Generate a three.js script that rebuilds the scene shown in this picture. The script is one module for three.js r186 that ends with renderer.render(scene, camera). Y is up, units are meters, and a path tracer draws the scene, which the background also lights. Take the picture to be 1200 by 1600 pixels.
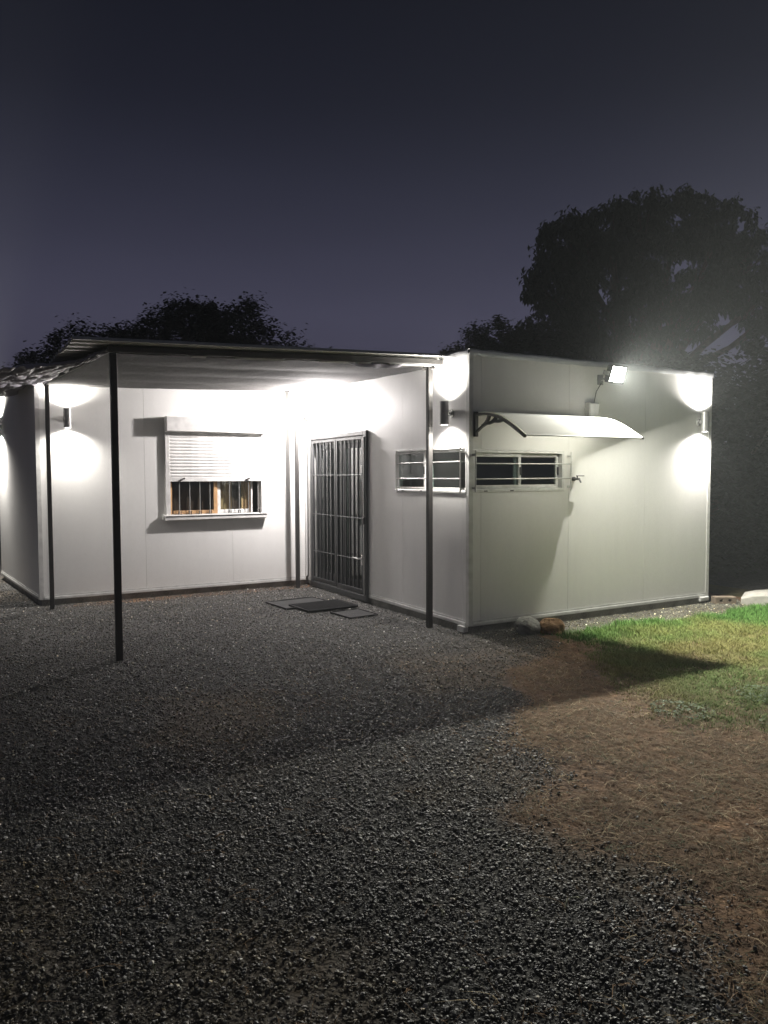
import * as THREE from 'three';
import { mergeGeometries } from 'three/addons/utils/BufferGeometryUtils.js';
import { RectAreaLightUniformsLib } from 'three/addons/lights/RectAreaLightUniformsLib.js';

// ------------------------------------------------------------------ camera, sky, moon, exposure
const scene = new THREE.Scene();
const camera = new THREE.PerspectiveCamera(68.92, 0.75, 0.05, 600);
camera.position.set(-4.1265, 1.4972, 5.6471);
camera.rotation.order = 'YXZ';
camera.rotation.set(-0.049375, -0.517393, -0.00352);

const renderer = new THREE.WebGLRenderer();
renderer.toneMapping = THREE.LinearToneMapping;
renderer.toneMappingExposure = 1;
renderer.shadowMap.enabled = true;
RectAreaLightUniformsLib.init();

function skyNoise(x, y) { const f = (a, b) => Math.sin(a * 1.7 + Math.sin(b * 1.3) * 1.4) * Math.cos(b * 1.9 + Math.sin(a * .9)); return .5 + .25 * f(x, y) + .16 * f(x * 2.3 + 4, y * 2.1) + .09 * f(x * 4.7, y * 5.3 + 2); }
// night sky: deep blue overhead, a purple town glow low down, stronger to one side
{
  const w = 512, h = 256, d = new Float32Array(w * h * 4);
  const keys = [[-90, .04], [0, .080], [7, .066], [12, .062], [16, .043], [21, .0255], [26, .0135], [33, .0078], [50, .005], [90, .004]];
  for (let j = 0; j < h; j++) {
    const el = (j + .5) / h * 180 - 90;
    let k = 0; while (k < keys.length - 2 && el > keys[k + 1][0]) k++;
    const [e0, v0] = keys[k], [e1, v1] = keys[k + 1];
    const t = Math.min(1, Math.max(0, (el - e0) / (e1 - e0)));
    const b = Math.exp(Math.log(v0) * (1 - t) + Math.log(v1) * t);
    const low = Math.min(1, Math.max(0, (30 - Math.abs(el)) / 28));
    for (let i = 0; i < w; i++) {
      const az = ((i + .5) / w - .5) * 2 * Math.PI;             // atan2(z, x)
      const c = Math.cos(az - (-0.76)), g = .80 + .22 * c;
      const cl = 1 + .16 * low * (skyNoise(az * 5, el * .45) - .5), s = b * g * cl, o = (j * w + i) * 4;
      d[o] = s * (.93 + .12 * low); d[o + 1] = s * (1.03 - .07 * low); d[o + 2] = s * (1.78 - .30 * low); d[o + 3] = 1;
    }
  }
  const t = new THREE.DataTexture(d, w, h, THREE.RGBAFormat, THREE.FloatType);
  t.mapping = THREE.EquirectangularReflectionMapping;
  t.magFilter = THREE.LinearFilter; t.needsUpdate = true;
  scene.background = t; scene.environment = t;
}
const moon = new THREE.DirectionalLight(0xdfe6ff, .04);
moon.position.set(-9, 16, 9); moon.castShadow = true; moon.shadow.radius = 20;
Object.assign(moon.shadow.camera, { left: -14, right: 14, top: 14, bottom: -14, near: 1, far: 60 });
scene.add(moon);

// ------------------------------------------------------------------ helpers
function rng(seed) { let a = seed >>> 0; return () => { a = (a + 0x6D2B79F5) | 0; let t = Math.imul(a ^ (a >>> 15), 1 | a); t = (t + Math.imul(t ^ (t >>> 7), 61 | t)) ^ t; return ((t ^ (t >>> 14)) >>> 0) / 4294967296; }; }
const hash = (i, j, s) => { let n = Math.imul(i, 374761393) + Math.imul(j, 668265263) + Math.imul(s, 982451653); n = Math.imul(n ^ (n >>> 13), 1274126177); return ((n ^ (n >>> 16)) >>> 0) / 4294967296; };
function vnoise(x, y, s = 0, per = 0) {
  const i = Math.floor(x), j = Math.floor(y), fx = x - i, fy = y - j, u = fx * fx * (3 - 2 * fx), v = fy * fy * (3 - 2 * fy);
  const m = per ? (k => ((k % per) + per) % per) : (k => k);
  const a = hash(m(i), m(j), s), b = hash(m(i + 1), m(j), s), c = hash(m(i), m(j + 1), s), e = hash(m(i + 1), m(j + 1), s);
  return a + (b - a) * u + (c - a) * v + (a - b - c + e) * u * v;
}
function fbm(x, y, s = 0, oct = 4, per = 0) { let r = 0, a = .5, n = 0; for (let k = 0; k < oct; k++) { r += a * vnoise(x, y, s + k, per); n += a; x *= 2; y *= 2; per *= 2; a *= .5; } return r / n; }
const clamp = (x, a = 0, b = 1) => Math.min(b, Math.max(a, x));
const smooth = (a, b, x) => { const t = clamp((x - a) / (b - a)); return t * t * (3 - 2 * t); };

const taken = {};
function numbered(n) { const k = taken[n] = (taken[n] ?? -1) + 1; return k ? `${n}_${String(k).padStart(3, '0')}` : n; }
function thing(name, label, category, [x, y, z] = [0, 0, 0], group) {
  const o = new THREE.Group(); o.name = numbered(name); o.position.set(x, y, z); scene.add(o);
  o.userData = { label, category }; if (group) o.userData.group = group;
  return o;
}
function mesh(name, geo, mat, parent) {
  const m = new THREE.Mesh(geo, mat); m.name = name; m.castShadow = m.receiveShadow = true; parent.add(m); return m;
}
function sub(name, parent) { const g = new THREE.Group(); g.name = name; parent.add(g); return g; }
function single(name, geo, mat, label, category, pos = [0, 0, 0], group) {
  const m = mesh(numbered(name), geo, mat, scene); m.position.set(...pos); m.userData = { label, category }; if (group) m.userData.group = group; return m;
}
function clean(g) { g = g.index ? g.toNonIndexed() : g; for (const k of Object.keys(g.attributes)) if (!['position', 'normal', 'uv'].includes(k)) g.deleteAttribute(k); return g; }
const merge = list => list.length === 1 ? clean(list[0]) : mergeGeometries(list.map(clean));
function uvm(g) {                                             // uv in metres by the way each face points
  g = clean(g); const p = g.attributes.position, uv = new Float32Array(p.count * 2), a = new THREE.Vector3(), b = new THREE.Vector3(), c = new THREE.Vector3();
  for (let i = 0; i < p.count; i += 3) {
    a.fromBufferAttribute(p, i); b.fromBufferAttribute(p, i + 1); c.fromBufferAttribute(p, i + 2);
    const n = b.clone().sub(a).cross(c.clone().sub(a)), ax = Math.abs(n.x), ay = Math.abs(n.y), az = Math.abs(n.z);
    [a, b, c].forEach((q, k) => { const o = (i + k) * 2; if (az >= ax && az >= ay) { uv[o] = q.x; uv[o + 1] = q.y; } else if (ax >= ay) { uv[o] = q.z; uv[o + 1] = q.y; } else { uv[o] = q.x; uv[o + 1] = q.z; } });
  }
  g.setAttribute('uv', new THREE.BufferAttribute(uv, 2)); return g;
}
// box from corner to corner
function bx(x0, x1, y0, y1, z0, z1) { return clean(new THREE.BoxGeometry(Math.abs(x1 - x0), Math.abs(y1 - y0), Math.abs(z1 - z0)).translate((x0 + x1) / 2, (y0 + y1) / 2, (z0 + z1) / 2)); }
// box with small chamfers on its long edges (extruded along the named axis)
function cbx(x0, x1, y0, y1, z0, z1, c = .004) {
  const w = x1 - x0, h = y1 - y0, d = z1 - z0; c = Math.min(c, w * .3, h * .3, d * .3);
  const s = new THREE.Shape(); s.moveTo(-w / 2 + c, -h / 2 + c); s.lineTo(w / 2 - c, -h / 2 + c); s.lineTo(w / 2 - c, h / 2 - c); s.lineTo(-w / 2 + c, h / 2 - c); s.closePath();
  return clean(new THREE.ExtrudeGeometry(s, { depth: d - 2 * c, bevelEnabled: true, bevelThickness: c, bevelSize: c, bevelSegments: 1 }).translate((x0 + x1) / 2, (y0 + y1) / 2, z0 + c));
}
const V = (x, y, z) => new THREE.Vector3(x, y, z);
function bar(a, b, r0, r1 = r0, seg = 8) {                     // round bar between two points
  const d = b.clone().sub(a), g = new THREE.CylinderGeometry(r1, r0, d.length(), seg, 1);
  g.applyQuaternion(new THREE.Quaternion().setFromUnitVectors(V(0, 1, 0), d.clone().normalize()));
  return clean(g.translate((a.x + b.x) / 2, (a.y + b.y) / 2, (a.z + b.z) / 2));
}
function beamBetween(a, b, w, h) {                             // square tube from a to b, top side up
  const d = b.clone().sub(a), L = d.length(), X = d.clone().normalize(), Z = X.clone().cross(V(0, 1, 0)).normalize(), Y = Z.clone().cross(X);
  return cbx(-L / 2, L / 2, -h / 2, h / 2, -w / 2, w / 2, .003).applyMatrix4(new THREE.Matrix4().makeBasis(X, Y, Z).setPosition(a.clone().add(b).multiplyScalar(.5)));
}
function grid(nu, nv, f, thick = 0) {                          // sheet from f(u, v) -> [x, y, z]
  const P = [], I = [], U = [];
  for (let j = 0; j <= nv; j++) for (let i = 0; i <= nu; i++) { P.push(...f(i / nu, j / nv)); U.push(i / nu, j / nv); }
  for (let j = 0; j < nv; j++) for (let i = 0; i < nu; i++) { const a = j * (nu + 1) + i, b = a + 1, c = a + nu + 1, e = c + 1; I.push(a, b, c, b, e, c); }
  const g = new THREE.BufferGeometry(); g.setAttribute('position', new THREE.Float32BufferAttribute(P, 3)); g.setAttribute('uv', new THREE.Float32BufferAttribute(U, 2)); g.setIndex(I); g.computeVertexNormals();
  if (!thick) return g;
  const n = g.attributes.normal, m = P.length / 3, Q = P.slice(), I2 = I.slice();
  for (let i = 0; i < m; i++) Q.push(P[3 * i] - n.getX(i) * thick, P[3 * i + 1] - n.getY(i) * thick, P[3 * i + 2] - n.getZ(i) * thick);
  for (let i = 0; i < I.length; i += 3) I2.push(I[i] + m, I[i + 2] + m, I[i + 1] + m);
  const edge = []; for (let i = 0; i < nu; i++) edge.push(i); for (let j = 0; j < nv; j++) edge.push(j * (nu + 1) + nu); for (let i = nu; i > 0; i--) edge.push(nv * (nu + 1) + i); for (let j = nv; j > 0; j--) edge.push(j * (nu + 1));
  for (let k = 0; k < edge.length; k++) { const a = edge[k], b = edge[(k + 1) % edge.length]; I2.push(a, a + m, b, b, a + m, b + m); }
  const t = new THREE.BufferGeometry(); t.setAttribute('position', new THREE.Float32BufferAttribute(Q, 3)); t.setAttribute('uv', new THREE.Float32BufferAttribute(U.concat(U), 2)); t.setIndex(I2); t.computeVertexNormals(); return t;
}
function tex(w, h, f, { srgb = true, rep = [1, 1], mirror = false } = {}) {
  const d = new Uint8Array(w * h * 4);
  for (let j = 0; j < h; j++) for (let i = 0; i < w; i++) { const c = f(i / w, j / h, i, j), o = (j * w + i) * 4; const s = typeof c === 'number' ? [c, c, c] : c; for (let k = 0; k < 3; k++) d[o + k] = Math.round(255 * clamp(srgb ? (s[k] <= .0031308 ? s[k] * 12.92 : 1.055 * Math.pow(s[k], 1 / 2.4) - .055) : s[k])); d[o + 3] = 255; }
  const t = new THREE.DataTexture(d, w, h, THREE.RGBAFormat); t.wrapS = t.wrapT = mirror ? THREE.MirroredRepeatWrapping : THREE.RepeatWrapping; t.repeat.set(...rep);
  t.magFilter = THREE.LinearFilter; t.minFilter = THREE.LinearMipmapLinearFilter; t.generateMipmaps = true; if (srgb) t.colorSpace = THREE.SRGBColorSpace; t.needsUpdate = true; return t;
}
const rgb = (r, g, b) => new THREE.Color().setRGB(r, g, b);
const M = (o) => new THREE.MeshStandardMaterial(o);

// ------------------------------------------------------------------ materials
const wallTex = tex(1024, 1024, (u, v) => {                    // off-white coated steel, faint uneven film and specks
  const a = fbm(u * 6, v * 3, 3, 5, 0), b = fbm(u * 180, v * 180, 9, 2), st = fbm(u * 60, v * 4, 21, 3);
  let k = .77 + .05 * (a - .5) + .035 * (b - .5) + .03 * (st - .5);
  if (vnoise(u * 240, v * 240, 33) > .985) k *= .86;
  return [k, k * .992, k * .965];
}, { rep: [.31, .31], mirror: true });
const wallBump = tex(512, 512, (u, v) => .5 * vnoise(u * 200, v * 200, 5, 200) + .5 * fbm(u * 12, v * 12, 7, 4, 12), { srgb: false, rep: [1.4, 1.4] });
const grainTex = tex(512, 512, (u, v) => { const k = .82 + .36 * (fbm(u * 16, v * 16, 12, 5, 16) - .5); return [k, k, k]; }, { rep: [1, 1] });
const scratch = tex(512, 512, (u, v) => .45 + .4 * fbm(u * 40, v * 8, 15, 4, 8) , { srgb: false, rep: [1, 1] });
const mWall = M({ map: wallTex, bumpMap: wallBump, bumpScale: .0009, roughness: .55 });
const mTrim = M({ color: rgb(.72, .72, .70), map: grainTex, roughness: .42 });
const mWhiteAlu = M({ color: rgb(.80, .80, .78), map: grainTex, roughness: .38 });
const mShutter = M({ color: rgb(.84, .83, .81), map: grainTex, roughness: .45 });
const mCore = M({ color: rgb(.38, .37, .35), roughness: .9 });
const mPlinth = M({ map: tex(512, 512, (u, v) => { const k = .24 + .22 * (fbm(u * 8, v * 8, 41, 5, 8) - .5) + .1 * (vnoise(u * 128, v * 128, 44, 128) - .5); return [k, k * .98, k * .9]; }, { rep: [1, 1] }), roughness: .95 });
const mZinc = M({ color: rgb(.62, .63, .64), metalness: .85, roughnessMap: scratch, roughness: .7, bumpMap: wallBump, bumpScale: .004 });
const mSteelDark = M({ color: rgb(.055, .052, .05), map: grainTex, roughness: .5, metalness: .2 });
const mGate = M({ color: rgb(.085, .088, .09), map: grainTex, roughness: .42, metalness: .35 });
const mGateBar = M({ color: rgb(.06, .062, .064), map: grainTex, roughness: .4, metalness: .35 });
const mRod = M({ color: rgb(.45, .45, .44), roughness: .4, metalness: .6 });
const mWhiteRod = M({ color: rgb(.62, .62, .6), roughness: .4, metalness: .2 });
const mGlass = new THREE.MeshPhysicalMaterial({ color: rgb(.78, .84, .82), transmission: 1, thickness: 0, roughness: .03, ior: 1.5 });
const mGlassDark = new THREE.MeshPhysicalMaterial({ color: rgb(.74, .80, .78), transmission: 1, thickness: 0, roughness: .05, ior: 1.5 });
const mRubber = M({ color: rgb(.018, .018, .019), map: grainTex, roughness: .9 });
const mMatGrey = M({ color: rgb(.028, .028, .028), map: grainTex, roughness: .95 });
const mPlastic = M({ color: rgb(.03, .03, .032), roughness: .45 });
const mGreyPlastic = M({ color: rgb(.5, .5, .48), roughness: .5 });
const mLampBody = M({ color: rgb(.42, .42, .41), map: grainTex, roughness: .4, metalness: .5 });
const mOpal = new THREE.MeshPhysicalMaterial({ color: rgb(.95, .94, .90), transmission: .95, thickness: 0, roughness: 1 });
const mLining = new THREE.MeshPhysicalMaterial({ specularIntensity: .15, map: tex(1024, 1024, (u, v) => { const k = .075 + .03 * (fbm(u * 6, v * 6, 61, 5, 6) - .5) + .05 * (vnoise(u * 256, v * 256, 66, 256) - .5); return [k, k * .975, k * .95]; }, { rep: [.4, .4] }), bumpMap: wallBump, bumpScale: .003, roughness: .95 });
const mCloth = M({ map: tex(512, 512, (u, v) => { const k = .30 + .2 * (fbm(u * 10, v * 10, 71, 5, 10) - .5); return [k * .98, k * .94, k * 1.08]; }), roughness: .38, side: THREE.DoubleSide });
const mRoofSheet = M({ color: rgb(.60, .60, .57), metalness: .15, roughness: .5, map: grainTex });
const mGlowWarm = M({ color: rgb(.9, .9, .9), emissive: rgb(1, .98, .95), emissiveIntensity: 30 });
const mGlowCool = M({ color: rgb(.9, .9, .9), emissive: rgb(.97, 1, .93), emissiveIntensity: 60 });

// ------------------------------------------------------------------ ground
const D = 3.741, W = 3.35, L1 = 3.43, H = 2.65, BACK = -6.55;
const gh = (x, z) => .018 * (fbm(x * .9 + 40, z * .9 + 40, 90, 3) - .5) * smooth(0, 1.4, Math.min(Math.hypot(Math.max(0, -4 - x, x - 3.6), Math.max(0, z - .2)), 2) + .15);
const edgePts = [[.45, .95], [.6, .62], [.8, .2], [1.2, -.45], [1.9, -1.1], [2.43, -1.48], [3.13, -1.87], [3.79, -2.0], [4.2, -2.17], [4.44, -2.28], [6, -2.9], [9, -3.6]];
function edgeX(z) { for (let k = 0; k < edgePts.length - 1; k++) if (z <= edgePts[k + 1][0]) { const t = (z - edgePts[k][0]) / (edgePts[k + 1][0] - edgePts[k][0]); return edgePts[k][1] + (edgePts[k + 1][1] - edgePts[k][1]) * Math.max(0, t); } return -3.6; }
function gravelAmount(x, z) {                                   // 1 on the gravel, 0 on soil and lawn
  const w = .62 * (fbm(x * 2.1 + 7, z * 2.1 + 3, 55, 5) - .5);
  if (x > .5 && z < 1.2) { const strip = .42 + .05 * (x - 1) - .03 * Math.max(0, x - 2.6); return smooth(.09, -.09, z - strip - w) * smooth(4.0, 3.7, x); }
  return smooth(.26, -.2, x - edgeX(Math.max(.45, z)) - w);
}
const grassPts = [[.45, .72], [.8, .62], [1.3, .18], [1.9, -.2], [2.39, -.42], [2.8, -.4], [3.2, -.1], [3.7, .7], [4.4, 1.9], [6, 3.5]];
function grassX(z) { for (let k = 0; k < grassPts.length - 1; k++) if (z <= grassPts[k + 1][0]) { const t = (z - grassPts[k][0]) / (grassPts[k + 1][0] - grassPts[k][0]); return grassPts[k][1] + (grassPts[k + 1][1] - grassPts[k][1]) * Math.max(0, t); } return 9; }
function grassAmount(x, z) {
  if (z < .3) return x > 4.1 ? .8 : 0;
  const w = .5 * (fbm(x * 1.7 + 17, z * 1.7 + 23, 57, 4) - .5);
  return smooth(-.12, .5, x - grassX(z) + w) * (1 - gravelAmount(x, z));
}
{
  const axis = (lo, hi, c0, c1, fine) => { const a = []; let x = c0; while (x > lo) { a.unshift(x); x -= Math.max(fine, (c0 - x) * .35 + fine); } a.unshift(lo); for (x = c0 + fine; x < c1; x += fine) a.push(x); x = c1; while (x < hi) { a.push(x); x += Math.max(fine, (x - c1) * .35 + fine); } a.push(hi); return a; };
  const xs = axis(-70, 70, -7, 7, .1), zs = axis(-70, 70, -7, 8, .1), P = [], U = [], I = [];
  for (const z of zs) for (const x of xs) { P.push(x, gh(x, z) - .004, z); U.push(x, z); }
  for (let j = 0; j < zs.length - 1; j++) for (let i = 0; i < xs.length - 1; i++) { const a = j * xs.length + i, b = a + 1, c = a + xs.length, e = c + 1; I.push(a, c, b, b, c, e); }
  const g = new THREE.BufferGeometry(); g.setAttribute('position', new THREE.Float32BufferAttribute(P, 3)); g.setAttribute('uv', new THREE.Float32BufferAttribute(U, 2)); g.setIndex(I); g.computeVertexNormals();
  // soil, straw and stone dust in the places where they lie: one tile is 10.24 m
  const S = 10.24, N = 1152;
  const soil = tex(N, N, (u, v) => {
    const x = u * S - 5.5, z = v * S - 3.5, gr = gravelAmount(x, z), gs = grassAmount(x, z);
    const a = fbm(x * 2.2, z * 2.2, 101, 4), b = fbm(x * 26, z * 26, 105, 3), c = vnoise(x * 150, z * 150, 110);
    let k = .6 + .9 * (a - .5) + .8 * (b - .5) + .5 * (c - .5);
    let s = [.17 * k + .012, .090 * k + .006, .042 * k + .003];
    if (b > .62) s = s.map((q, i) => q + [.07, .055, .028][i] * (b - .62) * 4);
    const G = [.07 * k + .02, .075 * k + .02, .028 * k + .008];
    const pb = smooth(.45, .65, fbm(x * 1.1 + 30, z * 1.1 + 9, 520, 3)), q = .5 + .9 * (c - .5) + .9 * (b - .5); const R = [.088 * q + .013 + .028 * pb * smooth(-.5, 1.5, z), .085 * q + .0125 + .014 * pb * smooth(-.5, 1.5, z), .080 * q + .0115];
    return [0, 1, 2].map(i => clamp(s[i] * (1 - gs) + G[i] * gs) * (1 - gr) + R[i] * gr);
  }, { rep: [1 / S, 1 / S] });
  soil.offset.set(5.5 / S, 3.5 / S);
  const bump = tex(1024, 1024, (u, v) => .6 * fbm(u * 40, v * 40, 120, 3, 40) + .4 * fbm(u * 160, v * 160, 130, 2, 160), { srgb: false, rep: [.5, .5] });
  const m = mesh('ground', g, M({ map: soil, bumpMap: bump, bumpScale: .018, roughness: 1 }), scene); m.userData.kind = 'structure';
}

// ------------------------------------------------------------------ house
const house = thing('modular_house', 'white panel prefabricated house, L-shaped, with barred door and shuttered window', 'house', [0, 0, 0]);
// frames: local u along the wall, y up, n out of the wall
const frame = (ox, oz, ux, uz) => new THREE.Matrix4().makeBasis(V(ux, 0, uz), V(0, 1, 0), V(ux, 0, uz).cross(V(0, 1, 0))).setPosition(ox, 0, oz);
const F = { right: frame(0, 0, 1, 0), inner: frame(0, -D, 0, 1), back: frame(-W, -D, 1, 0) };
const sideA = V(-3.62, 0, BACK), sideB = V(-W, 0, -D), sideL = sideA.distanceTo(sideB), sd = sideB.clone().sub(sideA).normalize();
F.side = frame(sideA.x, sideA.z, sd.x, sd.z);
const openings = {
  right: [[.045, 1.165, 1.345, 1.722]],
  inner: [[D - 1.35, D - .045, 1.335, 1.755], [D - 3.50, D - 2.04, .06, 1.97]],
  back: [[W - 1.855, W - .66, 1.0, 2.2]], side: [],
};
function pieces(u0, u1, y0, y1, n0, n1, ops) {                  // wall rectangle minus its openings, as boxes
  const us = [u0, u1], out = []; for (const o of ops) for (const q of [o[0], o[1]]) if (q > u0 + 1e-4 && q < u1 - 1e-4) us.push(q);
  us.sort((a, b) => a - b);
  for (let k = 0; k < us.length - 1; k++) {
    const a = us[k], b = us[k + 1], mid = (a + b) / 2; let spans = [[y0, y1]];
    for (const o of ops) if (mid > o[0] && mid < o[1]) spans = spans.flatMap(([c, e]) => [[c, Math.min(e, o[2])], [Math.max(c, o[3]), e]].filter(([p, q]) => q - p > 1e-3));
    for (const [c, e] of spans) out.push(bx(a, b, c, e, n0, n1));
  }
  return out;
}
const seams = {
  right: [.012, .137, 1.24, 2.346, L1 - .012], inner: [.052, D - 3.45, D - 2.33, D - 1.2, D - .1, D - .012],
  back: [.012, .09, 1.2, 2.3, 3.25, W - .002], side: [.0, .62, 1.72, sideL - .012],
};
const RAIL = .105, TOP = 2.622;
for (const k of Object.keys(F)) {
  const s = seams[k];
  for (let i = 0; i < s.length - 1; i++) {
    const g = merge(pieces(s[i] + .0011, s[i + 1] - .0011, RAIL, TOP, -.05, 0, openings[k]));
    mesh('wall_panel', uvm(g).applyMatrix4(F[k]), mWall, house);
  }
  const u0 = s[0] + .05, u1 = s[s.length - 1] - .05;
  mesh('wall_lining', merge(pieces(k === 'inner' ? s[0] : u0, u1, .07, TOP, -.095, -.056, openings[k])).applyMatrix4(F[k]), mCore, house);
}
{ // bottom rails, plinths, corner trims, flashing
  const rail = (k, u0, u1) => mesh('base_rail', uvm(merge([cbx(u0, u1, .07, .103, -.04, .010, .002), bx(u0, u1, .103, .122, .0025, .006)])).applyMatrix4(F[k]), mTrim, house);
  rail('right', .044, L1 - .044); rail('inner', D - 1.96, D - .044); rail('inner', .045, D - 3.56); rail('back', .044, W - .012); rail('side', .01, sideL - .044);
  const pl = (k, u0, u1, n) => { const g = uvm(clean(new THREE.BoxGeometry(u1 - u0, .11, .14, Math.ceil((u1 - u0) * 14), 2, 1))), p = g.attributes.position; for (let i = 0; i < p.count; i++) { const u = p.getX(i) + (u0 + u1) / 2, y = p.getY(i); p.setXYZ(i, u, y + .014, p.getZ(i) - .07 + n + (p.getZ(i) > 0 ? .008 * (fbm(u * 9, y * 30, 140, 3) - .5) : 0)); } g.computeVertexNormals(); mesh('plinth', g.applyMatrix4(F[k]), mPlinth, house); };
  pl('right', .03, L1 - .03, -.004); pl('inner', .02, D - .03, -.02); pl('back', .03, W - .03, -.02); pl('side', .03, sideL - .03, -.02);
  const L = .042, t = .0045;
  const corner = (x, z, sx, sz) => mesh('corner_trim', uvm(merge([bx(x - sx * t, x + sx * L, .072, TOP - .004, z, z + sz * t), bx(x - sx * t, x, .072, TOP - .004, z - sz * .0005, z - sz * L)])), mTrim, house);
  corner(0, 0, 1, 1); corner(L1, 0, -1, 1); corner(-W, -D, 1, 1);
  mesh('corner_trim', bx(-.03, -.0005, .125, TOP - .004, -D + .0015, -D + .031), mTrim, house);
  // loose crinkled metal flashing along the roof edges
  const flash = (k, u0, u1, seed) => mesh('roof_flashing', uvm(grid(Math.ceil((u1 - u0) * 30), 5, (a, b) => {
    const u = u0 + (u1 - u0) * a, prof = [[.012, 2.598], [.016, 2.618], [.018, 2.645], [.012, 2.660], [-.05, 2.664], [-.12, 2.66]], i = Math.round(b * 5), w = fbm(u * 7, i * .9, seed, 3) - .5, q = fbm(u * 26, i * 1.7, seed + 3, 2) - .5;
    return [u, prof[i][1] + .012 * w + .006 * q, prof[i][0] + .010 * (w + .4) + .006 * q];
  }, .0015)).applyMatrix4(F[k]), mZinc, house);
  flash('right', -.006, L1 + .006, 201); flash('inner', D - .72, D + .002, 204); flash('side', 0, sideL, 208);
  const rs = new THREE.Shape([[.07, -.07], [L1 - .03, -.07], [L1 - .03, BACK], [-3.5, BACK], [-W + .07, -D - .06], [.07, -D - .06]].map(p => new THREE.Vector2(p[0], -p[1])));
  mesh('roof_slab', uvm(new THREE.ExtrudeGeometry(rs, { depth: .07, bevelEnabled: false }).rotateX(-Math.PI / 2).translate(0, 2.575, 0)), mCore, house);
  mesh('floor_slab', uvm(new THREE.ExtrudeGeometry(rs, { depth: .05, bevelEnabled: false }).rotateX(-Math.PI / 2).translate(0, .012, 0)), mCore, house);
  mesh('rear_wall', uvm(merge([bx(-3.6, L1, .065, TOP, BACK - .06, BACK - .005), bx(L1 - .06, L1 - .004, .065, TOP, BACK, -.012)])), mWall, house);
  mesh('partition_wall', bx(.1, 3.35, .065, 2.57, -1.75, -1.70), mCore, house);
  mesh('partition_wall', bx(.1, .14, .065, 2.57, BACK, -D - .1), mCore, house);
  mesh('footing_block', cbx(-.035, .02, .012, .066, -.15, -.03, .008), mTrim, house);
  mesh('footing_block', cbx(L1 - .17, L1 - .02, .03, .078, -.03, .035, .008), mTrim, house);
}
// sliding window with a pair of sashes and a projecting grille of horizontal bars
function slidingWindow(k, [u0, u1, y0, y1], proud, open, grille, f = .018, s = .034) {
  const w = sub('sliding_window', house), add = (n, g, m) => mesh(n, uvm(g).applyMatrix4(F[k]), m, w);
  add('frame', merge([cbx(u0 - .012, u1 + .012, y1 - f, y1 + .012, -.09, proud, .003), cbx(u0 - .012, u1 + .012, y0 - .014, y0 + f, -.09, proud, .003), cbx(u0 - .012, u0 + f, y0 + f, y1 - f, -.09, proud, .003), cbx(u1 - f, u1 + .012, y0 + f, y1 - f, -.09, proud, .003)]), mWhiteAlu);
  const a0 = u0 + f + .002, a1 = u1 - f - .002, b0 = y0 + f + .002, b1 = y1 - f - .002, mid = (a0 + a1) / 2;
  [[a0, mid + .03 + open, -.028], [mid - .03, a1, -.06]].forEach(([c, e, n]) => {
    add('sash', merge([cbx(c, e, b1 - s, b1, n - .012, n + .012, .003), cbx(c, e, b0, b0 + s, n - .012, n + .012, .003), cbx(c, c + s, b0 + s, b1 - s, n - .012, n + .012, .003), cbx(e - s, e, b0 + s, b1 - s, n - .012, n + .012, .003)]), mWhiteAlu);
    add('pane', bx(c + s, e - s, b0 + s, b1 - s, n - .002, n + .002), mGlassDark);
    add('latch', cbx(e - s + .012, e - s + .03, (b0 + b1) / 2 - .04, (b0 + b1) / 2 + .04, n + .013, n + .024, .003), mPlastic);
  });
  for (const q of [.22, .78]) add('drain_cap', bx(u0 + (u1 - u0) * q * .5, u0 + (u1 - u0) * q * .5 + .04, y0 - .006, y0 + .004, proud + .0005, proud + .004), mPlastic);
  if (grille) {
    for (const fy of [.30, .68]) add('grille_bar', bar(V(grille[0], y0 + (y1 - y0) * fy, .06), V(grille[1], y0 + (y1 - y0) * fy, .06), .006), mRod);
    for (const gu of [grille[0], grille[1]]) { add('grille_bracket', merge([cbx(gu - .004, gu + .004, y0 - .01, y1 + .0, .052, .068, .002), cbx(gu - .004, gu + .004, y0 + .02, y0 + .04, .007, .052, .002), cbx(gu - .004, gu + .004, y1 - .05, y1 - .03, .007, .052, .002)]), mWhiteRod); }
  }
  return w;
}
slidingWindow('right', openings.right[0], .006, 0, [.03, 1.215]).userData.label = 'two-pane sliding window under the awning';
slidingWindow('inner', openings.inner[0], .006, -.12, [D - 1.22, D - .06], .010, .024).userData.label = 'two-pane sliding window beside the house corner';

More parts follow.
